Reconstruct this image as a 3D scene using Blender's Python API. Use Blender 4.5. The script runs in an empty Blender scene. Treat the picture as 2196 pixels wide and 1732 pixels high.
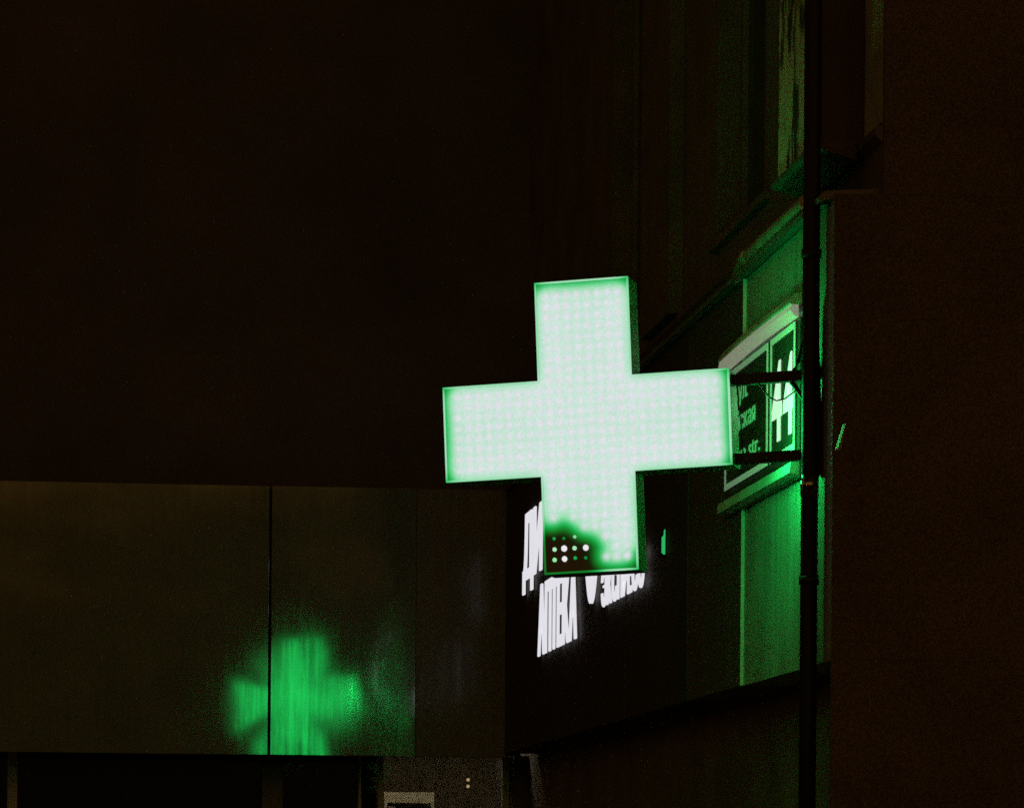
import bpy, bmesh, math, random
import numpy as np
from mathutils import Matrix, Vector

random.seed(7)
scene = bpy.context.scene
COL = scene.collection

# ------------------------------------------------------------------ camera
# X runs along the far shop front, Y runs along the receding wall, Z is up.
F, CX, YH, PW, PH = 8000.0, 1098.0, 1880.0, 2196.0, 1732.0
TH, ROLL = math.atan((190.0 - CX) / F), 0.008
right = Vector((math.cos(TH), math.sin(TH), 0))
fwd = Vector((-math.sin(TH), math.cos(TH), 0))
up = Vector((0, 0, 1))
r2 = (right + up * ROLL).normalized()
u2 = (up - right * ROLL).normalized()
cam_d = bpy.data.cameras.new("camera")
cam_d.sensor_width = 36.0
cam_d.sensor_fit = 'HORIZONTAL'
cam_d.lens = 36.0 * F / PW
cam_d.shift_y = (YH - PH / 2) / PW
cam_d.clip_start, cam_d.clip_end = 0.1, 2000
cam = bpy.data.objects.new("camera", cam_d)
M = Matrix.Identity(4)
for i in range(3):
    M[i][0], M[i][1], M[i][2] = r2[i], u2[i], -fwd[i]
M[2][3] = 1.6
cam.matrix_world = M
COL.objects.link(cam)
scene.camera = cam

# ------------------------------------------------------------------ night sky and exposure
W = bpy.data.worlds.new("World")
scene.world = W
W.use_nodes = True
wn = W.node_tree
bg = wn.nodes["Background"]
# town glow: brownish band low over the roofs, darker overhead
wtc = wn.nodes.new("ShaderNodeTexCoord")
wsep = wn.nodes.new("ShaderNodeSeparateXYZ")
wrp = wn.nodes.new("ShaderNodeValToRGB")
wn.links.new(wtc.outputs["Generated"], wsep.inputs[0])
wn.links.new(wsep.outputs["Z"], wrp.inputs[0])
wcr = wrp.color_ramp.elements
wcr.new(0.2); wcr.new(0.45)
for e_, (p_, c_) in zip(wcr, ((0.10, (0.011, 0.0065, 0.0012)), (0.2, (0.34, 0.15, 0.031)), (0.42, (0.30, 0.132, 0.027)), (0.6, (0.03, 0.0135, 0.003)))):
    e_.position, e_.color = p_, (*c_, 1)
wn.links.new(wrp.outputs[0], bg.inputs[0])
# the town lies across the street (towards -Y), so the glow is strongest there
wmr = wn.nodes.new("ShaderNodeMapRange")
wmr.inputs[1].default_value, wmr.inputs[2].default_value = -0.85, -0.35
wmr.inputs[3].default_value, wmr.inputs[4].default_value = 1.42, 0.38
wn.links.new(wsep.outputs["Y"], wmr.inputs[0])
wn.links.new(wmr.outputs[0], bg.inputs[1])
vs = scene.view_settings
scene.display_settings.display_device = 'sRGB'
vs.view_transform, vs.look = 'Standard', 'None'
vs.exposure, vs.gamma = 0.0, 1.0
cy = scene.cycles
cy.max_bounces, cy.diffuse_bounces, cy.glossy_bounces = 6, 3, 4
cy.caustics_reflective = True
cy.use_denoising = False
cy.filter_width = 1.6
cy.use_adaptive_sampling = True
cy.adaptive_threshold, cy.adaptive_min_samples = 0.03, 32
cy.sample_clamp_indirect = 1.5

# ------------------------------------------------------------------ materials
def new_mat(name):
    m = bpy.data.materials.new(name)
    m.use_nodes = True
    return m, m.node_tree, m.node_tree.nodes["Principled BSDF"]

def coords(nt, scale):
    tc = nt.nodes.new("ShaderNodeTexCoord")
    mp = nt.nodes.new("ShaderNodeMapping")
    mp.inputs["Scale"].default_value = scale
    nt.links.new(tc.outputs["Object"], mp.inputs[0])
    return mp.outputs[0]

def noise(nt, vec, scale, detail=4, rough=0.55):
    n = nt.nodes.new("ShaderNodeTexNoise")
    n.inputs["Scale"].default_value = scale
    n.inputs["Detail"].default_value = detail
    n.inputs["Roughness"].default_value = rough
    nt.links.new(vec, n.inputs["Vector"])
    return n.outputs["Fac"]

def ramp(nt, fac, stops):
    r = nt.nodes.new("ShaderNodeValToRGB")
    el = r.color_ramp.elements
    while len(el) < len(stops):
        el.new(0.5)
    for e, (p, c) in zip(el, stops):
        e.position = p
        e.color = (*c, 1) if len(c) == 3 else c
    nt.links.new(fac, r.inputs[0])
    return r.outputs[0]

def bump(nt, b, height, strength, dist=0.01, prev=None):
    n = nt.nodes.new("ShaderNodeBump")
    n.inputs["Strength"].default_value = strength
    n.inputs["Distance"].default_value = dist
    nt.links.new(height, n.inputs["Height"])
    if prev:
        nt.links.new(prev, n.inputs["Normal"])
    return n.outputs[0]

def grainy(nt, v, col, amount, gscale):
    """sandy roughcast: small light and dark grains over the base colour"""
    g_ = noise(nt, v, gscale, 1, 0.5)
    mr = nt.nodes.new("ShaderNodeMapRange")
    mr.inputs[1].default_value, mr.inputs[2].default_value = 0.3, 0.7
    mr.inputs[3].default_value, mr.inputs[4].default_value = 1 - amount, 1 + amount
    nt.links.new(g_, mr.inputs[0])
    vm = nt.nodes.new("ShaderNodeVectorMath"); vm.operation = 'SCALE'
    nt.links.new(col, vm.inputs[0]); nt.links.new(mr.outputs[0], vm.inputs["Scale"])
    return vm.outputs[0]

def simple(name, color, rough=0.6, metal=0.0, spec=0.5, var=0.25, nscale=6, bstr=0.15, grain=0.0, gscale=160):
    m, nt, b = new_mat(name)
    v = coords(nt, (1, 1, 1))
    f = noise(nt, v, nscale, 6)
    lo = tuple(c * (1 - var) for c in color)
    hi = tuple(min(1, c * (1 + var)) for c in color)
    col = ramp(nt, f, [(0.3, lo), (0.7, hi)])
    if grain:
        col = grainy(nt, v, col, grain, gscale)
    nt.links.new(col, b.inputs["Base Color"])
    b.inputs["Roughness"].default_value = rough
    b.inputs["Metallic"].default_value = metal
    b.inputs["Specular IOR Level"].default_value = spec
    if bstr:
        nt.links.new(bump(nt, b, noise(nt, v, nscale * 6, 5), bstr, 0.01), b.inputs["Normal"])
    return m

def panel_mat(name, color, rough, coat, coat_rough, wave=0.0, streak=0.35, coat_ior=1.5, spec=0.4):
    """painted composite panel: vertical rain streaks, gloss coat, slight waviness"""
    m, nt, b = new_mat(name)
    v = coords(nt, (1, 1, 1))
    vs_ = coords(nt, (34, 34, 1.6))
    st = noise(nt, vs_, 1.0, 5, 0.6)
    blot = noise(nt, v, 3.2, 5)
    lo = tuple(c * (1 - streak) for c in color)
    mix = nt.nodes.new("ShaderNodeMath"); mix.operation = 'ADD'
    nt.links.new(st, mix.inputs[0]); nt.links.new(blot, mix.inputs[1])
    half = nt.nodes.new("ShaderNodeMath"); half.operation = 'MULTIPLY'; half.inputs[1].default_value = 0.5
    nt.links.new(mix.outputs[0], half.inputs[0])
    nt.links.new(grainy(nt, v, ramp(nt, half.outputs[0], [(0.32, lo), (0.62, color)]), 0.45, 150), b.inputs["Base Color"])
    b.inputs["Roughness"].default_value = rough
    b.inputs["Specular IOR Level"].default_value = spec
    if coat > 0:
        cw = nt.nodes.new("ShaderNodeMapRange")
        cw.inputs[1].default_value, cw.inputs[2].default_value = 0.3, 0.62
        cw.inputs[3].default_value, cw.inputs[4].default_value = coat * 0.35, coat
        nt.links.new(half.outputs[0], cw.inputs[0])
        nt.links.new(cw.outputs[0], b.inputs["Coat Weight"])
        cr = nt.nodes.new("ShaderNodeMapRange")
        cr.inputs[1].default_value, cr.inputs[2].default_value = 0.3, 0.7
        cr.inputs[3].default_value, cr.inputs[4].default_value = coat_rough * 1.4, coat_rough * 0.8
        nt.links.new(st, cr.inputs[0])
        nt.links.new(cr.outputs[0], b.inputs["Coat Roughness"])
    if coat > 0:
        b.inputs["Coat IOR"].default_value = coat_ior
    if wave:
        n1 = bump(nt, b, noise(nt, v, 1.3, 1), wave, 0.05)
        nt.links.new(n1, b.inputs["Normal"])
        nt.links.new(n1, b.inputs["Coat Normal"])
    return m

def emit(name, color, strength, base=(0.02, 0.02, 0.02)):
    m, nt, b = new_mat(name)
    b.inputs["Base Color"].default_value = (*base, 1)
    b.inputs["Emission Color"].default_value = (*color, 1)
    b.inputs["Emission Strength"].default_value = strength
    b.inputs["Roughness"].default_value = 0.4
    return m

def glow_mat(name):
    m, nt, b = new_mat(name)
    a = nt.nodes.new("ShaderNodeAttribute"); a.attribute_name = "glow"
    b.inputs["Base Color"].default_value = (0.012, 0.012, 0.012, 1)
    b.inputs["Roughness"].default_value = 0.35
    nt.links.new(a.outputs["Color"], b.inputs["Emission Color"])
    b.inputs["Emission Strength"].default_value = 1.0
    return m

MT = {}
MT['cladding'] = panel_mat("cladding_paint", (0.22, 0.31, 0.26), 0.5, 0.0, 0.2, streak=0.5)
MT['cladding_brown_falloff'] = panel_mat("brown_falloff_paint", (0.05, 0.048, 0.04), 0.5, 0.0, 0.2, streak=0.3)  # darker colour carries the falloff of the cross light
MT['cladding_black_falloff'] = panel_mat("black_falloff_paint", (0.05, 0.044, 0.033), 0.7, 0.0, 0.2, streak=0.3, spec=0.08)  # black base colour imitates the cross light fading farther along
MT['fascia'] = panel_mat("fascia_gloss", (0.055, 0.074, 0.044), 0.5, 1.0, 0.06, wave=0.14, streak=0.45, coat_ior=2.4)
MT['fascia_matt'] = panel_mat("fascia_matt", (0.095, 0.092, 0.06), 0.6, 0.3, 0.12, streak=0.45)
MT['plaster'] = simple("old_plaster", (0.085, 0.072, 0.055), 0.9, var=0.35, nscale=2.5, bstr=0.4, grain=0.5)
MT['dark_plaster'] = simple("dark_rough_plaster", (0.076, 0.064, 0.066), 0.95, spec=0.2, var=0.2, nscale=1.5, bstr=0.3, grain=0.8, gscale=260)  # dark plaster tone with strong fine grain
MT['dark'] = simple("dark_paint", (0.012, 0.011, 0.01), 0.6, spec=0.2, bstr=0.05)
MT['black_metal'] = simple("black_metal", (0.012, 0.012, 0.012), 0.55, spec=0.25, bstr=0.05)
MT['pipe'] = simple("dark_enamel", (0.008, 0.007, 0.006), 0.45, spec=0.15, bstr=0.03)
MT['zinc'] = simple("tinned_sheet", (0.30, 0.27, 0.22), 0.35, metal=0.3, var=0.4, nscale=14, bstr=0.4)
MT['dull_zinc'] = simple("dull_zinc", (0.08, 0.075, 0.06), 0.6, nscale=10, bstr=0.3)
MT['white_box'] = simple("white_plastic", (0.8, 0.82, 0.8), 0.5, var=0.08)
MT['cap'] = simple("worn_bright_sheet", (0.35, 0.30, 0.22), 0.2, metal=0.6, bstr=0.2)
MT['polished'] = simple("polished_glint_sleeve", (0.25, 0.22, 0.2), 0.11, metal=1.0, bstr=0)
MT['housing'] = simple("green_bounce_housing", (0.03, 0.22, 0.07), 0.4, bstr=0.03)  # green of bounced light put into the dark housing's colour
MT['trim'] = simple("bare_aluminium_trim", (0.55, 0.55, 0.52), 0.5, var=0.15, bstr=0)
MT['glass_dark'] = simple("dark_window_glass", (0.006, 0.006, 0.006), 0.06, spec=0.5, var=0.1, bstr=0)
MT['frame'] = simple("window_frame_paint", (0.35, 0.35, 0.32), 0.6)
MT['old_frame'] = simple("weathered_frame_paint", (0.09, 0.085, 0.07), 0.7)
MT['plate'] = simple("plate_enamel", (0.03, 0.035, 0.025), 0.35, spec=0.3, bstr=0.02)
MT['asphalt'] = simple("asphalt", (0.05, 0.05, 0.05), 0.9, nscale=40, bstr=0.5)
MT['pavement'] = simple("pavement", (0.22, 0.21, 0.2), 0.9, nscale=12, bstr=0.4)
MT['white_face'] = emit("lit_letter", (0.76, 0.745, 0.80), 1.0, (0.01, 0.01, 0.01))
MT['back_light'] = emit("rear_led_light", (0.012, 1.0, 0.16), 3.4)
MT['added_wall_light'] = emit("added_rear_light", (0.012, 1.0, 0.16), 58.0)
MT['glow'] = glow_mat("led_panel_light")

# peeling plaster of the pilaster face: pale paint with dark bare patches
def peel_mat():
    m, nt, b = new_mat("peeling_paint")
    v = coords(nt, (1, 3.2, 1.1))
    f = noise(nt, v, 3.3, 7, 0.62)
    nt.links.new(ramp(nt, f, [(0.44, (0.025, 0.022, 0.018)), (0.52, (0.42, 0.42, 0.35))]), b.inputs["Base Color"])
    b.inputs["Roughness"].default_value = 0.9
    nt.links.new(bump(nt, b, f, 0.4, 0.02), b.inputs["Normal"])
    return m
MT['peel'] = peel_mat()
MT['lit_tone_plaster'] = simple("lit_tone_plaster", (0.22, 0.25, 0.19), 0.9, var=0.4, nscale=3, grain=0.4)

# ------------------------------------------------------------------ mesh helpers
class MB:
    def __init__(self):
        self.bm = bmesh.new()
    def box(self, x0, x1, y0, y1, z0, z1, mat=None):
        vs_ = [self.bm.verts.new((x, y, z)) for x in (x0, x1) for y in (y0, y1) for z in (z0, z1)]
        if mat is not None:
            for w in vs_:
                w.co = mat @ w.co
        for q in ((0, 1, 3, 2), (4, 6, 7, 5), (0, 4, 5, 1), (2, 3, 7, 6), (0, 2, 6, 4), (1, 5, 7, 3)):
            self.bm.faces.new([vs_[i] for i in q])
        return self
    def tube(self, pts, r, n=12, caps=True, radii=None):
        pts = [Vector(p) for p in pts]
        rings = []
        for i, p in enumerate(pts):
            a = pts[max(i - 1, 0)]; b = pts[min(i + 1, len(pts) - 1)]
            d = (b - a).normalized()
            h = Vector((0, 0, 1)) if abs(d.z) < 0.9 else Vector((1, 0, 0))
            e1 = d.cross(h).normalized(); e2 = d.cross(e1)
            rr = radii[i] if radii else r
            rings.append([self.bm.verts.new(p + (e1 * math.cos(2 * math.pi * k / n) + e2 * math.sin(2 * math.pi * k / n)) * rr) for k in range(n)])
        for A, B in zip(rings, rings[1:]):
            for k in range(n):
                f = self.bm.faces.new((A[k], A[(k + 1) % n], B[(k + 1) % n], B[k]))
                f.smooth = True
        if caps:
            self.bm.faces.new(rings[0][::-1]); self.bm.faces.new(rings[-1])
        return self
    def poly(self, pts, thick):
        """extrude a closed 3D outline by the vector thick"""
        a = [self.bm.verts.new(p) for p in pts]
        b = [self.bm.verts.new(Vector(p) + Vector(thick)) for p in pts]
        self.bm.faces.new(a[::-1]); self.bm.faces.new(b)
        for i in range(len(a)):
            j = (i + 1) % len(a)
            self.bm.faces.new((a[i], a[j], b[j], b[i]))
        return self
    def build(self, name, mat, parent=None, bevel=0.0):
        bmesh.ops.recalc_face_normals(self.bm, faces=self.bm.faces)
        if bevel:
            bmesh.ops.bevel(self.bm, geom=list(self.bm.edges), offset=bevel, segments=2, affect='EDGES', profile=0.5)
        me = bpy.data.meshes.new(name)
        self.bm.to_mesh(me); self.bm.free()
        me.materials.append(mat)
        o = bpy.data.objects.new(name, me)
        COL.objects.link(o)
        if parent is not None:
            o.parent = parent
            o.matrix_parent_inverse = parent.matrix_basis.inverted()
        return o

def thing(name, label, cat, loc=(0, 0, 0), group=None):
    o = bpy.data.objects.new(name, None)
    o.empty_display_size = 0.2
    o.location = loc
    COL.objects.link(o)
    o['label'], o['category'] = label, cat
    if group:
        o['group'] = group
    return o

def tag(o, label, cat, group=None):
    o['label'], o['category'] = label, cat
    if group:
        o['group'] = group
    return o

# ------------------------------------------------------------------ ground
g = MB().box(-150, 150, -150, 150, -0.3, 0).build("ground", MT['asphalt']); g['kind'] = 'structure'
p = MB().box(-12, 2.75, 9.5, 23.6, 0.004, 0.14).build("pavement", MT['pavement'], bevel=0.0); p['kind'] = 'structure'

# ------------------------------------------------------------------ right-hand corner building
UB, UW = 2.52, 2.69          # cladding plane, old wall plane
Z0, Z1 = 2.35, 3.93          # cladding band
BLD = thing("corner_building", "old plaster building with a grey cladding band, lit green beside the cross", "building", (5, 17, 0))
wins = [(14.75, 16.02), (17.95, 19.3)]
wz0, wz1 = 4.35, 6.9
mb = MB()
prev = 12.586
for a, b_ in wins:
    mb.box(UW, 8, prev, a, Z1 + 0.02, 9.5)
    mb.box(UW, 8, a, b_, Z1 + 0.02, wz0)
    mb.box(UW, 8, a, b_, wz1, 9.5)
    prev = b_
mb.box(UW, 8, prev, 24, Z1 + 0.02, 9.5)
mb.build("wall", MT['plaster'], BLD)
MB().box(2.70, 8, 12.592, 24, 0.0, Z1 + 0.018).build("lower_wall", MT['plaster'], BLD)
MB().box(UB + 0.002, 8.02, 12.572, 12.584, 2.356, Z1 + 0.019).build("street_front", MT['dark_plaster'], BLD)
MB().box(UW, 8.02, 12.572, 12.584, Z1 + 0.020, 9.5).build("street_front", MT['dark_plaster'], BLD)
MB().box(UB + 0.002, 8.02, 12.572, 12.584, 0.0, 2.355).build("street_front", MT['dark_plaster'], BLD)
# pilasters
MB().box(UB + 0.004, UW - 0.002, 12.90, 13.64, 4.19, 9.4).build("pilaster", MT['dark_plaster'], BLD)  # dark colour stands in for shade on the pilaster's street face
MB().box(UB, UB + 0.0035, 12.902, 13.638, 4.192, 9.39).build("peeling_face", MT['peel'], BLD)
MB().box(UW - 0.004, UW - 0.001, 12.588, 12.88, 4.20, 9.3).build("lit_return", MT['lit_tone_plaster'], BLD)  # pale slab stands in for green light on the wall end
MB().box(UW - 0.07, UW - 0.002, 16.92, 17.8, 4.19, 9.4).build("pilaster", MT['plaster'], BLD)
# string course and pilaster foot
c = MB()
c.poly([(UW - 0.002, 12.575, 4.13), (UW - 0.03, 12.575, 4.155), (UW - 0.03, 12.575, 4.18), (UW - 0.002, 12.575, 4.187)], (0, 11.4, 0))
c.build("string_course", MT['plaster'], BLD)
c = MB()
c.poly([(UW - 0.034, 12.86, 4.12), (UB - 0.02, 12.86, 4.165), (UB - 0.02, 12.86, 4.18), (UW - 0.034, 12.86, 4.188)], (0, 0.82, 0))
c.build("pilaster_foot", MT['plaster'], BLD)
for a, b_ in wins:
    w = MB()
    for (y0, y1, z0, z1) in ((a, a + .06, wz0, wz1), (b_ - .06, b_, wz0, wz1), (a + .06, b_ - .06, wz0, wz0 + .06), (a + .06, b_ - .06, wz1 - .06, wz1), ((a + b_) / 2 - .03, (a + b_) / 2 + .03, wz0 + .06, wz1 - .06)):
        w.box(UW + 0.10, UW + 0.16, y0, y1, z0, z1)
    wf = w.build("window", MT['old_frame'], BLD)
    MB().box(UW + 0.125, UW + 0.135, a + .05, b_ - .05, wz0 + .05, wz1 - .05).build("pane", MT['glass_dark'], wf)
    MB().box(UW - 0.03, UW + 0.10, a - .03, b_ + .03, wz0 - .03, wz0).build("sill", MT['plaster'], wf)
# cladding panels: each further one stands a little proud, so its edge catches the light
seams = [12.585, 14.295, 15.6, 17.4, 19.6, 22.49]
for i in range(5):
    y0, y1 = seams[i], seams[i + 1]
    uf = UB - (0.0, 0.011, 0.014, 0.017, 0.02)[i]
    MB().box(uf, UW - 0.0, y0 + (0 if i == 0 else 0.0), y1 - 0.003, Z0, Z1).build("cladding_panel", MT[('cladding', 'cladding_brown_falloff', 'cladding_black_falloff', 'cladding_black_falloff', 'cladding_black_falloff')[i]], BLD, bevel=0.0015)
for i, q in ((1, seams[1]), (2, seams[2])):
    MB().box(UB - 0.013, UB + 0.004, q - 0.006, q - 0.0005, Z0 + 0.002, Z1 - 0.002).build("joint_trim", MT['trim' if i == 1 else 'plate'], BLD)
# top flashing
fl = MB()
fl.poly([(UB - 0.045, 12.60, 3.925), (UB - 0.05, 12.60, 3.94), (UB - 0.03, 12.60, 3.962), (UW, 12.60, 3.975), (UW, 12.60, 3.934), (UB - 0.03, 12.60, 3.934)], (0, 9.85, 0))
fl.build("flashing", MT['dull_zinc'], BLD)

# ------------------------------------------------------------------ far shop front across the inner corner
V = 22.5
SHOP = thing("shop_front", "low shop front with a wide glossy panel fascia reflecting the green cross", "building", (-1, 23, 0))
FZ0, FZ1 = 2.325, 3.945
def fascia(x0, x1, tilt_z=0.0, tilt_x=0.0, dv=0.0, mat='fascia'):
    Mx = Matrix.Translation(((x0 + x1) / 2, V + dv, (FZ0 + FZ1) / 2)) @ Matrix.Rotation(tilt_z, 4, 'Z') @ Matrix.Rotation(tilt_x, 4, 'X')
    w, h = (x1 - x0) / 2, (FZ1 - FZ0) / 2
    return MB().box(-w, w, 0, 0.04, -h, h, Mx).build("fascia_panel", MT[mat], SHOP, bevel=0.002)
fascia(-7.0, -1.6, 0.0, -0.004)
fascia(-1.59, 1.066, 0.001, -0.0055)
fascia(1.08, 1.955, 0.0025, -0.006, -0.012)
fascia(1.9565, 2.515, 0.0, -0.0055, -0.008, 'fascia_matt')
MB().box(-7, 2.5, V + 0.06, V + 0.5, FZ0 + 0.02, FZ1 - 0.01).build("fascia_backing", MT['dark'], SHOP)
MB().box(-7, 2.69, V + 0.55, V + 6, FZ1 - 0.012, 9.3).build("upper_wall", MT['dark_plaster'], SHOP)
MB().box(-7, 2.66, V + 0.5, V + 0.69, FZ0 + 0.03, FZ0 + 0.08).build("soffit", MT['dark'], SHOP)

# ------------------------------------------------------------------ the cross
YAW, CROLL, HS, AR = -0.343, 0.045, 0.513, 0.1673
CROSS = thing("pharmacy_cross", "glowing green pharmacy cross with a dark dead corner at its foot", "sign", (1.724, 12.99, 3.186))
CROSS.rotation_euler = (Matrix.Rotation(YAW, 3, 'Z') @ Matrix.Rotation(CROLL, 3, 'Y').inverted()).to_euler()
bpy.context.view_layer.update()
TCK = 0.165

def cpart(mb_, name, mat, bevel=0.0):
    o = mb_.build(name, mat, None, bevel)
    o.parent = CROSS
    return o

def cross_outline(s, a):
    return [(-a, s), (a, s), (a, a), (s, a), (s, -a), (a, -a), (a, -s), (-a, -s), (-a, -a), (-s, -a), (-s, a), (-a, a)]
hm = MB()
hm.poly([(x, 0.004, z) for x, z in cross_outline(HS, AR)], (0, TCK - 0.008, 0))
cpart(hm, "housing", MT['housing'])

PIT = 2 * HS / 27.72
lit, leds = [], []
for i in range(26):
    for j in range(26):
        cx_, cz_ = (i - 12.5), (j - 12.5)
        if 9 <= i < 17 or 9 <= j < 17:
            dead = False
            if j < 9:
                c_, r_ = i - 9, j
                litset = {0: (5, 6, 7), 1: (6, 7), 2: (5, 6, 7), 3: (3, 4, 5, 6, 7), 4: (0, 2, 3, 4, 5, 6, 7)}
                if r_ in litset and c_ not in litset[r_]:
                    dead = True
            (leds if dead else lit).append((cx_ * PIT, cz_ * PIT, i - 9, j))
lit_a = np.array([(a, b_) for a, b_, *_ in lit])
def lin(c):
    c = np.asarray(c, float) / 255
    return np.where(c <= 0.04045, c / 12.92, ((c + 0.055) / 1.055) ** 2.4)
KI = np.array([0, .02, .06, .12, .2, .3, .42, .58, .8, 1.0, 1.2])
KC = lin([(15, 9, 2), (0, 26, 6), (0, 84, 20), (0, 130, 42), (6, 165, 66), (48, 190, 105), (100, 208, 140), (150, 222, 174), (176, 225, 197), (187, 228, 206), (200, 229, 215)])
LEDW = 0.72 + 0.4 * np.random.default_rng(11).random(len(lit_a))       # no two diodes are equally bright
def field(P):
    d2 = ((P[:, None, :] - lit_a[None]) ** 2).sum(2) / PIT ** 2
    wide = np.exp(-d2 / (2 * .77 ** 2)).sum(1) / (2 * math.pi * .77 ** 2)
    core = (np.exp(-d2 / (2 * .25 ** 2)) * LEDW[None]).sum(1)
    rr = (P ** 2).sum(1)
    return wide * (1 + .14 * np.exp(-rr / (2 * .17 ** 2))), core
def colour(I):
    return np.stack([np.interp(I, KI, KC[:, k]) for k in range(3)], 1)
HOT = lin((232, 221, 238))
RNG = np.random.default_rng(5)
def face_colour(P):
    I, core = field(P)
    ax, az = np.abs(P[:, 0]), np.abs(P[:, 1])
    d_long = np.where(np.maximum(ax, az) > AR, AR - np.minimum(ax, az), np.hypot(AR - ax, AR - az))   # white inner walls of the box
    d_end = HS - np.maximum(ax, az)
    low = np.clip((P[:, 1] + 0.455) / 0.05, 0, 1)
    I = I * (1 + low * 1.5 * np.exp(-d_long / (0.9 * PIT)) + low * 0.6 * np.exp(-d_end / (0.8 * PIT)))
    C = colour(np.clip(I, 0, 1.2))
    k = np.clip(core, 0, 1)[:, None] * np.clip(0.80 + 0.2 * np.clip((0.75 - I) / .5, 0, 1), 0, 1)[:, None]
    jit = 1 + 0.05 * RNG.standard_normal((len(P), 1))      # fine mottling of the diffuser
    return np.clip((C * (1 - k) + HOT * k) * jit, 0, 4)

def glow_grid(name, rects, step, y, colfn):
    verts, faces, idx = [], [], {}
    for (x0, x1, z0, z1) in rects:
        nx, nz = max(1, round((x1 - x0) / step)), max(1, round((z1 - z0) / step))
        base = len(verts)
        for j in range(nz + 1):
            for i in range(nx + 1):
                verts.append((x0 + (x1 - x0) * i / nx, y, z0 + (z1 - z0) * j / nz))
        for j in range(nz):
            for i in range(nx):
                a = base + j * (nx + 1) + i
                faces.append((a, a + 1, a + nx + 2, a + nx + 1))
    me = bpy.data.meshes.new(name)
    me.from_pydata(verts, [], faces)
    P = np.array(verts)[:, [0, 2]]
    C = np.concatenate([colfn(q) for q in np.array_split(P, max(1, len(P) // 2000))])
    at = me.attributes.new("glow", 'FLOAT_COLOR', 'POINT')
    at.data.foreach_set("color", np.concatenate([C, np.ones((len(C), 1))], 1).astype(np.float32).ravel())
    me.materials.append(MT['glow'])
    o = bpy.data.objects.new(name, me)
    COL.objects.link(o)
    o.parent = CROSS
    return o
RW = 0.0055
a_, s_ = AR - RW, HS - RW
glow_grid("light_panel", [(-s_, s_, -a_, a_), (-a_, a_, a_, s_), (-a_, a_, -s_, -a_)], 0.0034, 0.0, face_colour)
# acrylic rim, its cut edge picks up the light beside it
def rim_colour(P):
    I, _ = field(P * 0.955)
    return colour(np.clip(I * 1.4 + 0.10, 0, 1.0))
rv, rf = [], []
out = cross_outline(HS + 0.001, AR + 0.001)
inn = cross_outline(HS - RW, AR - RW)
n_seg = 40
for k in range(12):
    k2 = (k + 1) % 12
    for t in range(n_seg):
        q = []
        for tt in (t / n_seg, (t + 1) / n_seg):
            o0 = [out[k][i] * (1 - tt) + out[k2][i] * tt for i in (0, 1)]
            i0 = [inn[k][i] * (1 - tt) + inn[k2][i] * tt for i in (0, 1)]
            q.append((o0, i0))
        b0 = len(rv)
        for (o0, i0) in q:
            rv += [(i0[0], -0.003, i0[1]), (o0[0], -0.003, o0[1]), (o0[0], 0.006, o0[1])]
        rf += [(b0, b0 + 3, b0 + 4, b0 + 1), (b0 + 1, b0 + 4, b0 + 5, b0 + 2)]
me = bpy.data.meshes.new("rim"); me.from_pydata(rv, [], rf)
P = np.array(rv)[:, [0, 2]]
at = me.attributes.new("glow", 'FLOAT_COLOR', 'POINT')
at.data.foreach_set("color", np.concatenate([rim_colour(P), np.ones((len(P), 1))], 1).astype(np.float32).ravel())
me.materials.append(MT['glow'])
rim = bpy.data.objects.new("rim", me); COL.objects.link(rim); rim.parent = CROSS

# rear face: the same cross, lit all over, facing the shop and the wall
bk = MB()
bk.poly([(x * .985, TCK - 0.003, z * .985) for x, z in cross_outline(HS, AR)], (0, 0.004, 0))
cpart(bk, "rear_light_panel", MT['back_light'])

# added light wedge, unseen behind the arm, brightens the wall green
sw = MB()
sw.poly([(HS - 0.125, TCK + 0.0015, -0.15), (HS - 0.044, TCK + 0.0015, -0.15), (HS - 0.044, TCK + 0.02, -0.15), (HS - 0.102, TCK + 0.15, -0.15), (HS - 0.125, TCK + 0.15, -0.15)], (0, 0, 0.30))
cpart(sw, "added_side_light_box", MT['black_metal'])
d_ = Vector((0.932, 0.362, 0)) * 0.002
sl = MB()
sl.poly([Vector((HS - 0.0455, TCK + 0.023, -0.145)) + d_, Vector((HS - 0.0937, TCK + 0.147, -0.145)) + d_, Vector((HS - 0.0937, TCK + 0.147, 0.145)) + d_, Vector((HS - 0.0455, TCK + 0.023, 0.145)) + d_], d_)
cpart(sl, "added_side_light", MT['added_wall_light'])

# single LEDs still seen in the dead corner
DOT = {(0, 0): (.0082, (150, 235, 165)), (1, 0): (.0105, (232, 236, 236)), (2, 0): (.0066, (20, 165, 75)), (3, 0): (.006, (8, 140, 58)), (4, 0): (.006, (8, 140, 55)),
       (0, 1): (.0080, (175, 240, 190)), (1, 1): (.0115, (236, 234, 240)), (2, 1): (.0082, (165, 232, 180)), (3, 1): (.0112, (234, 234, 238)), (4, 1): (.0045, (0, 120, 48)),
       (0, 2): (.0060, (20, 160, 70)), (1, 2): (.0055, (6, 135, 50)), (2, 2): (.0062, (140, 215, 160))}
def disc(mb_, x, z, r, y=-0.006, n=16):
    ctr = mb_.bm.verts.new((x, y - 0.003, z))
    ring = [mb_.bm.verts.new((x + r * math.cos(2 * math.pi * k / n), y, z + r * 1.08 * math.sin(2 * math.pi * k / n))) for k in range(n)]
    low = [mb_.bm.verts.new((q.co.x, 0.002, q.co.z)) for q in ring]
    for k in range(n):
        mb_.bm.faces.new((ctr, ring[k], ring[(k + 1) % n]))
        mb_.bm.faces.new((ring[k], low[k], low[(k + 1) % n], ring[(k + 1) % n]))
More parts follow.
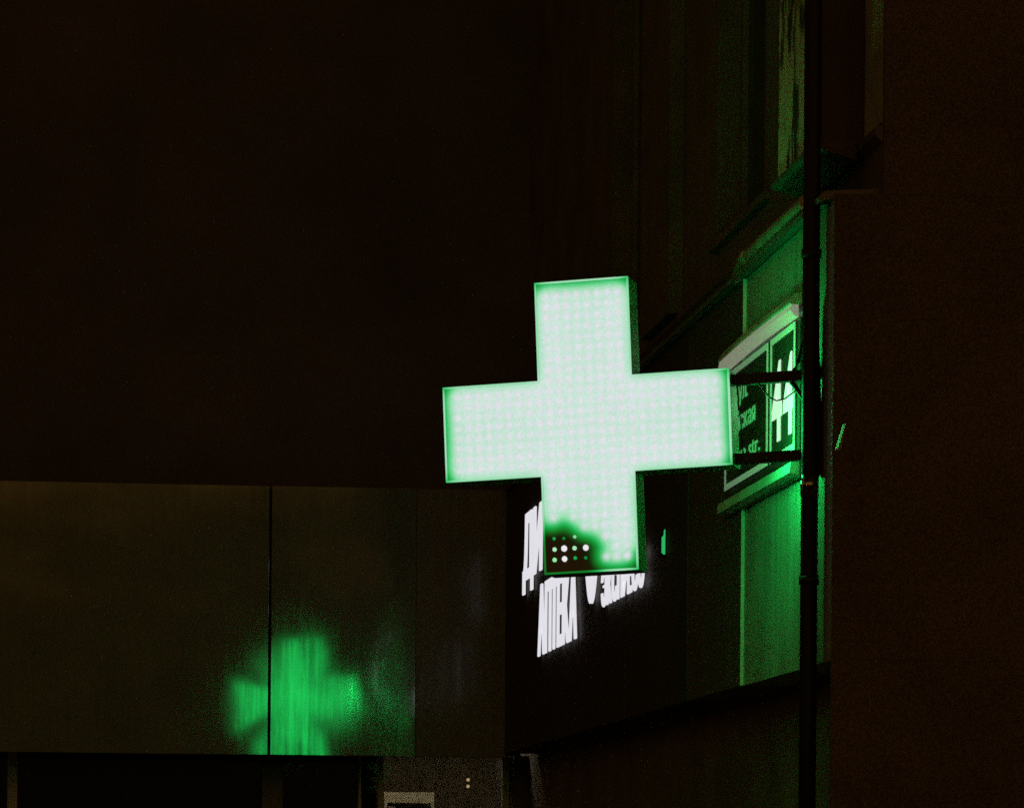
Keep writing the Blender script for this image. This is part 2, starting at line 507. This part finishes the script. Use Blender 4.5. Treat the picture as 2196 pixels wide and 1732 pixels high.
for (x, z, ci, rj) in leds:
    if (ci, rj) in DOT:
        r, cc = DOT[(ci, rj)]
        r *= 0.88
        d = MB(); disc(d, x + random.uniform(-.002, .002), z + random.uniform(-.002, .002), r)
        cpart(d, "led", emit("led_light", tuple(lin(cc)), 1.0))

# bracket holding it off the wall
yb = 0.085
for zb in (0.136, -0.141):
    cpart(MB().box(HS - 0.002, HS + 0.325, yb - 0.02, yb + 0.02, zb - 0.0185, zb + 0.0185), "bracket_arm", MT['black_metal'], 0.002)
cpart(MB().box(HS + 0.272, HS + 0.312, yb - 0.06, yb - 0.021, -0.22, 0.34), "mounting_plate", MT['black_metal'], 0.002)
cpart(MB().tube([(HS + 0.215, yb, 0.155), (HS + 0.235, yb, 0.19), (HS + 0.262, yb, 0.28), (HS + 0.285, yb - 0.03, 0.335)], 0.008), "brace", MT['black_metal'])
cpart(MB().tube([(HS + 0.205, yb, 0.118), (HS + 0.235, yb, 0.075), (HS + 0.262, yb, 0.03), (HS + 0.28, yb - 0.02, -0.03)], 0.009), "brace", MT['black_metal'])
cpart(MB().tube([(HS + 0.09, yb - .02, 0.12), (HS + 0.13, yb - .02, 0.065), (HS + 0.155, yb - .02, 0.052), (HS + 0.185, yb - .02, 0.058), (HS + 0.225, yb - .02, 0.085)], 0.0028, 8), "cable", MT['black_metal'])
cpart(MB().tube([(HS + 0.012, yb, 0.12), (HS + 0.018, yb, 0.04), (HS + 0.024, yb, -0.04), (HS + 0.026, yb, -0.125)], 0.0022, 8), "cable", MT['black_metal'])

# ------------------------------------------------------------------ lettering
def glyph_mesh(txt, cap, extr, bev, off=0.0, sx=1.0):
    cu = bpy.data.curves.new("txt", 'FONT')
    cu.body = txt
    cu.size = cap / 0.727
    cu.extrude, cu.bevel_depth, cu.bevel_resolution, cu.offset = extr, bev, 2, off
    o = bpy.data.objects.new("txt", cu); COL.objects.link(o)
    bpy.context.view_layer.update()
    dg = bpy.context.evaluated_depsgraph_get()
    me = bpy.data.meshes.new_from_object(o.evaluated_get(dg))
    bpy.data.objects.remove(o)
    me.transform(Matrix.Scale(sx, 4, (1, 0, 0)))
    return me

def wall_text(txt, y_left, y_right, z_base, cap, u, parent, mat, name="letter", extr=0.002, bev=0.0042, off=0.006, split=True):
    """letters on the receding wall, read from the far end (y_left) to the near end (y_right)"""
    units = list(txt) if split else [txt]
    ms, x = [], 0.0
    for ch in units:
        if ch == ' ':
            x += cap * 0.4; continue
        me = glyph_mesh(ch, cap, extr, bev, off)
        xs = [v.co.x for v in me.vertices]
        me.transform(Matrix.Translation((x - min(xs), 0, 0)))
        x += max(xs) - min(xs) + cap * 0.11
        ms.append(me)
    total = x - cap * 0.11
    sx = abs(y_left - y_right) / total
    for me in ms:
        # text x -> -Y, text y -> Z, text z -> -X (out of the wall)
        T = Matrix(((0, 0, -1, u), (-sx, 0, 0, y_left), (0, 1, 0, z_base), (0, 0, 0, 1)))
        me.transform(T)
        me.materials.clear(); me.materials.append(mat)
        o = bpy.data.objects.new(name, me); COL.objects.link(o)
        o.parent = parent
        o.matrix_parent_inverse = parent.matrix_basis.inverted()

LET = thing("letter_sign", "row of glowing white letters and a heart low on the dark wall behind the cross", "sign", (2.49, 18.8, 2.84))
wall_text("АПТЕКА", 20.62, 19.0, 2.838, 0.375, 2.478, LET, MT['white_face'])
wall_text("ЭКСПРЕСС", 18.05, 16.66, 2.925, 0.175, 2.478, LET, MT['white_face'], bev=0.003, off=0.004)
hp = []
hc, hb, hh, hw = 18.42, 2.965, 0.17, 0.18
for k in range(21):                                   # rounded tip
    t = -1 + k / 10
    hp.append((2.485, hc - t * hw, hb + hh * abs(t) ** 1.9))
for side in (1, -1):                                  # two lobes
    for k in range(1, 10):
        a = math.pi * k / 10
        hp.append((2.485, hc - side * (hw / 2) - math.cos(a) * hw / 2, hb + hh + math.sin(a) * 0.075))
    if side == 1:
        hp.append((2.485, hc, hb + hh))
MB().poly(hp, (-0.016, 0, 0)).build("heart", MT['white_face'], LET)
LET2 = thing("letter_sign", "taller pair of glowing white letters half hidden behind the cross, above the long row", "sign", (2.49, 21.3, 3.3))
wall_text("ДИ", 21.38, 20.5, 3.312, 0.36, 2.478, LET2, MT['white_face'])

# ------------------------------------------------------------------ address plate
US = 2.500
AD = thing("address_plate", "dark house number plate with white 44 and a street name under a curved hood", "sign", (US, 13.9, 3.13))
MB().box(US, UB - 0.013, 13.07, 14.64, 3.03, 3.60).build("back_board", MT['plate'], AD)
MB().box(US - 0.006, US - 0.001, 13.665, 14.60, 3.135, 3.592).build("street_plate", MT['plate'], AD)
MB().box(US - 0.006, US - 0.001, 13.125, 13.612, 3.135, 3.592).build("number_plate", MT['plate'], AD)
MT['film_glow_white'] = emit("white_glow_film", (0.6, 0.9, 0.66), 0.13, (0.6, 0.64, 0.58))  # emission stands in for light the white film reflects
MT['film_glow_green'] = emit("green_glow_film", (0.12, 0.9, 0.3), 0.2, (0.6, 0.7, 0.6))  # green light on the lettering put in as emission
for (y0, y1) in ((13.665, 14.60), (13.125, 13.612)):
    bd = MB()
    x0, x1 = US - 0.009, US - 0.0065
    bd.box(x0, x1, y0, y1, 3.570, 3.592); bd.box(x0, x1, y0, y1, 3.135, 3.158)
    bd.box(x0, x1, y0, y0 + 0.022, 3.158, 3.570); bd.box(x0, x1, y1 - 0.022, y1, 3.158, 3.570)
    bd.build("border", MT['film_glow_white'], AD)
MT['numeral'] = emit("numeral_glow", (0.76, 0.82, 0.76), 0.7, (0.5, 0.5, 0.5))  # numerals glow in place of reflected light
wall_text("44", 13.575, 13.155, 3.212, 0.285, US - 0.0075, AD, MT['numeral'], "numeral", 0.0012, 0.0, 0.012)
wall_text("ная ул.", 14.58, 14.10, 3.452, 0.075, US - 0.0075, AD, MT['film_glow_green'], "letter", 0.001, 0.0, 0.001)
wall_text("рдейская", 14.62, 13.93, 3.338, 0.075, US - 0.0075, AD, MT['film_glow_green'], "letter", 0.001, 0.0, 0.001)
wall_text("skaya str.", 14.52, 13.83, 3.212, 0.07, US - 0.0075, AD, MT['film_glow_green'], "letter", 0.001, 0.0, 0.001)
# hood: bowed visor with a lamp strip under its lip
ny = 24
def bow(t):
    return 0.009 * math.sin(math.pi * min(1, t * 1.02))
hv, hf = [], []
prof = [(UB - 0.012, 3.695), (US - 0.018, 3.688), (US - 0.034, 3.658), (US - 0.034, 3.651), (UB - 0.012, 3.651)]
hood = bmesh.new(); tubeb = bmesh.new()
for bm_, pr in ((hood, prof), (tubeb, [(US - 0.030, 3.650), (US - 0.033, 3.632), (US - 0.020, 3.612), (US - 0.004, 3.606), (US - 0.004, 3.650)])):
    rings = []
    for i in range(ny + 1):
        t = i / ny
        y = 14.62 + (13.085 - 14.62) * t
        rings.append([bm_.verts.new((x, y, z + bow(t) - 0.004)) for x, z in pr])
    for A, B in zip(rings, rings[1:]):
        for k in range(len(pr)):
            bm_.faces.new((A[k], A[(k + 1) % len(pr)], B[(k + 1) % len(pr)], B[k]))
    bm_.faces.new(rings[0]); bm_.faces.new(rings[-1][::-1])
m_ = MB(); m_.bm.free(); m_.bm = hood; m_.build("hood", MT['frame'], AD)
MT['lamp_strip'] = emit("lamp_strip_light", (0.9, 0.86, 0.68), 0.21, (0.3, 0.3, 0.28))
m_ = MB(); m_.bm.free(); m_.bm = tubeb; m_.build("lamp_strip", MT['lamp_strip'], AD)
# lower lip
lp = MB()
lp.poly([(UB - 0.012, 14.62, 3.10), (US - 0.03, 14.62, 3.085), (US - 0.036, 14.62, 3.045), (UB - 0.012, 14.62, 3.035)], (0, -1.54, 0))
lp.build("lower_lip", MT['frame'], AD, 0.002)

# ------------------------------------------------------------------ small fittings on the wall
DP = thing("downpipe", "thin dark glossy downpipe at the corner beside the cross bracket", "pipe", (2.47, 12.72, 2.35))
MB().tube([(2.47, 12.72, z) for z in (0.2, 2.2, 2.6, 3.0, 3.4, 3.8, 4.2, 6, 9)], 0.03, 20).build("pipe", MT['pipe'], DP)
for z in (2.62, 3.75, 5.2):
    MB().tube([(2.47, 12.72, z), (2.47, 12.72, z + 0.03)], 0.035, 20).build("clamp", MT['black_metal'], DP)
MB().tube([(2.47, 12.72, 2.925), (2.47, 12.72, 3.0)], 0.0325, 48).build("glint_sleeve", MT['polished'], DP)  # polished ring added so the lamp makes a thin glint here

CD = thing("ribbed_duct", "ribbed dark duct with an orange glinting end lying on top of the cladding", "duct", (2.5, 13.6, 3.97))
pts, rad = [], []
n = 90
for i in range(n + 1):
    y = 12.95 + (14.10 - 12.95) * i / n
    pts.append((2.50, y, 3.985)); rad.append(0.030 + (0.0022 if i % 2 else -0.0010))
MB().tube(pts, 0.03, 16, radii=rad).build("hose", MT['zinc'], CD)
pts = [(2.50, 14.10 + 0.30 * t, 3.985 - 0.055 * t ** 2.2) for t in (0, .08, .2, .4, .6, .8, .92, 1.0)]
MB().tube(pts, 0.03, 16, radii=[.030, .037, .038, .037, .034, .029, .02, .006]).build("end_cap", MT['cap'], CD)

JB = thing("wall_box", "small wall box with a painted green glow on the dark cladding between the cross and the plate", "lamp", (2.49, 16.2, 3.02))
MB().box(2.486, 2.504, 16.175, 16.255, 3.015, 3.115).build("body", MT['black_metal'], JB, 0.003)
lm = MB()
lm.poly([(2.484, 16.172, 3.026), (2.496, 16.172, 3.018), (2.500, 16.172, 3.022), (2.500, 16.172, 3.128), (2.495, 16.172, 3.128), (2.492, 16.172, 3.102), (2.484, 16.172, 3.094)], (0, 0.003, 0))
lm.build("lens", emit("box_green_glow", (0.02, 0.50, 0.13), 0.9), JB)  # emission stands in for the cross's green light reflected off the box
tb = MB()
tb.poly([(2.512, 12.44, 3.062), (2.536, 12.435, 3.146), (2.538, 12.44, 3.146), (2.526, 12.45, 3.066), (2.520, 12.45, 3.058)], (0, 0.05, 0))
tag(tb.build("cable_clip", MT['frame'], None), "small bent metal clip at the building corner right of the cross bracket", "clip")

# ------------------------------------------------------------------ below the far fascia: glazing, posts and the dim shop
MB().box(1.058, 1.185, V + 0.50, V + 0.62, 0.14, FZ0 + 0.03).build("post", MT['old_frame'], SHOP)
MB().box(2.605, 2.698, V + 0.40, V + 1.4, 0.0, 2.35).build("end_pier", MT['dark_plaster'], SHOP)
for (x0, x1) in ((1.660, 1.678), (1.782, 1.815), (2.56, 2.60), (-0.5, -0.44)):
    MB().box(x0, x1, V + 0.62, V + 0.68, 0.14, FZ0 + 0.03).build("door_frame", MT['frame'], SHOP)
def glass_mat():
    m, nt, b = new_mat("shop_glass")
    b.inputs["Base Color"].default_value = (1, 1, 1, 1)
    b.inputs["Roughness"].default_value = 0.0
    tr = nt.nodes.new("ShaderNodeBsdfTransparent"); tr.inputs[0].default_value = (0.75, 0.75, 0.72, 1)
    gl = nt.nodes.new("ShaderNodeBsdfGlossy"); gl.inputs["Roughness"].default_value = 0.03
    mx = nt.nodes.new("ShaderNodeMixShader"); mx.inputs[0].default_value = 0.06
    nt.links.new(tr.outputs[0], mx.inputs[1]); nt.links.new(gl.outputs[0], mx.inputs[2])
    nt.links.new(mx.outputs[0], nt.nodes["Material Output"].inputs[0])
    return m
MT['shop_glass'] = glass_mat()
MB().box(-7, 2.66, V + 0.645, V + 0.655, 0.14, FZ0 + 0.03).build("pane", MT['shop_glass'], SHOP)
MT['interior'] = simple("shop_interior_wall", (0.34, 0.28, 0.19), 0.9)
room = MB()
room.box(-7, 6.0, V + 3.5, V + 3.6, 0.14, 3.3)
room.box(-7, 6.0, V + 0.68, V + 3.5, 3.2, 3.3)
room.box(1.78, 1.80, V + 0.70, V + 3.5, 0.14, 3.2)
room.box(4.4, 4.5, V + 0.70, V + 3.5, 0.14, 3.2)
room.build("shop_room", MT['interior'], SHOP)
MB().box(-7, 1.70, V + 0.69, V + 0.70, 0.14, FZ0 + 0.03).build("roller_blind", MT['dark'], SHOP)
CL = thing("ceiling_lamp", "dim warm ceiling lamp inside the shop behind the glass", "lamp", (2.3, V + 1.2, 3.15))
MB().box(1.9, 2.7, V + 1.0, V + 1.4, 3.13, 3.2).build("body", MT['frame'], CL)
MB().box(1.93, 2.67, V + 1.03, V + 1.37, 3.118, 3.128).build("diffuser", emit("warm_lamp", (1.0, 0.85, 0.6), 11.0), CL)
DC = thing("display_case", "pale display case standing just inside the shop window", "case", (2.09, V + 2.15, 0.14))
MT['pale'] = simple("pale_laminate", (0.62, 0.58, 0.46), 0.6, var=0.2)
MT['pale_dark'] = simple("case_back_laminate", (0.26, 0.23, 0.18), 0.6, var=0.3)
d = MB()
d.box(1.93, 2.26, V + 2.0, V + 2.3, 2.085, 2.155)
d.box(1.93, 1.95, V + 2.0, V + 2.3, 0.14, 2.084); d.box(2.24, 2.26, V + 2.0, V + 2.3, 0.14, 2.084)
for z in (0.16, 0.7, 1.2, 1.7):
    d.box(1.951, 2.239, V + 2.0, V + 2.3, z, z + 0.025)
d.build("carcass", MT['pale'], DC)
MB().box(1.951, 2.239, V + 2.27, V + 2.295, 0.19, 2.083).build("back_board", MT['pale_dark'], DC)
bx = MB().box(1.955, 2.0, V + 1.99, V + 2.1, 1.726, 2.06).build("carton", MT['frame'], None)
tag(bx, "small white carton at the end of the top shelf of the display case", "carton")
for k, (z, lab) in enumerate(((2.241, "upper of two small warm bulbs hanging inside the shop"), (2.198, "lower of two small warm bulbs hanging inside the shop"))):
    b_ = thing("bulb", lab, "bulb", (2.484, V + 2.0, z), "small bulbs inside the shop")
    bm = MB()
    bmesh.ops.create_icosphere(bm.bm, subdivisions=3, radius=0.011, matrix=Matrix.Translation((2.484, V + 2.0, z)))
    bm.build("globe", emit("warm_bulb", (1.0, 0.72, 0.36), 0.75), b_)
    MB().tube([(2.484, V + 2.0, z + 0.010), (2.484, V + 2.0, z + 0.026)], 0.005, 8).build("cap", MT['black_metal'], b_)
def street_lamp():
    t = thing("street_lamp", "sodium street lamp on a grey pole across the street behind the viewer", "street lamp", (-10.3, 1.0, 0))
    MB().tube([(-10.3, 1, 0), (-10.3, 1, 3), (-10.3, 1, 4.6), (-10.2, 1.1, 4.9), (-9.8, 1.5, 5.0)], 0.05, 12).build("pole", MT['black_metal'], t)
    hd = MB().box(-9.95, -9.5, 1.45, 1.75, 4.80, 5.0).build("lamp_head", MT['black_metal'], t, 0.02)
    MB().box(-9.80, -9.70, 1.55, 1.65, 4.40, 4.80).build("lens", emit("sodium_light", (1.0, 0.36, 0.07), 140.0), hd, 0.02)
street_lamp()
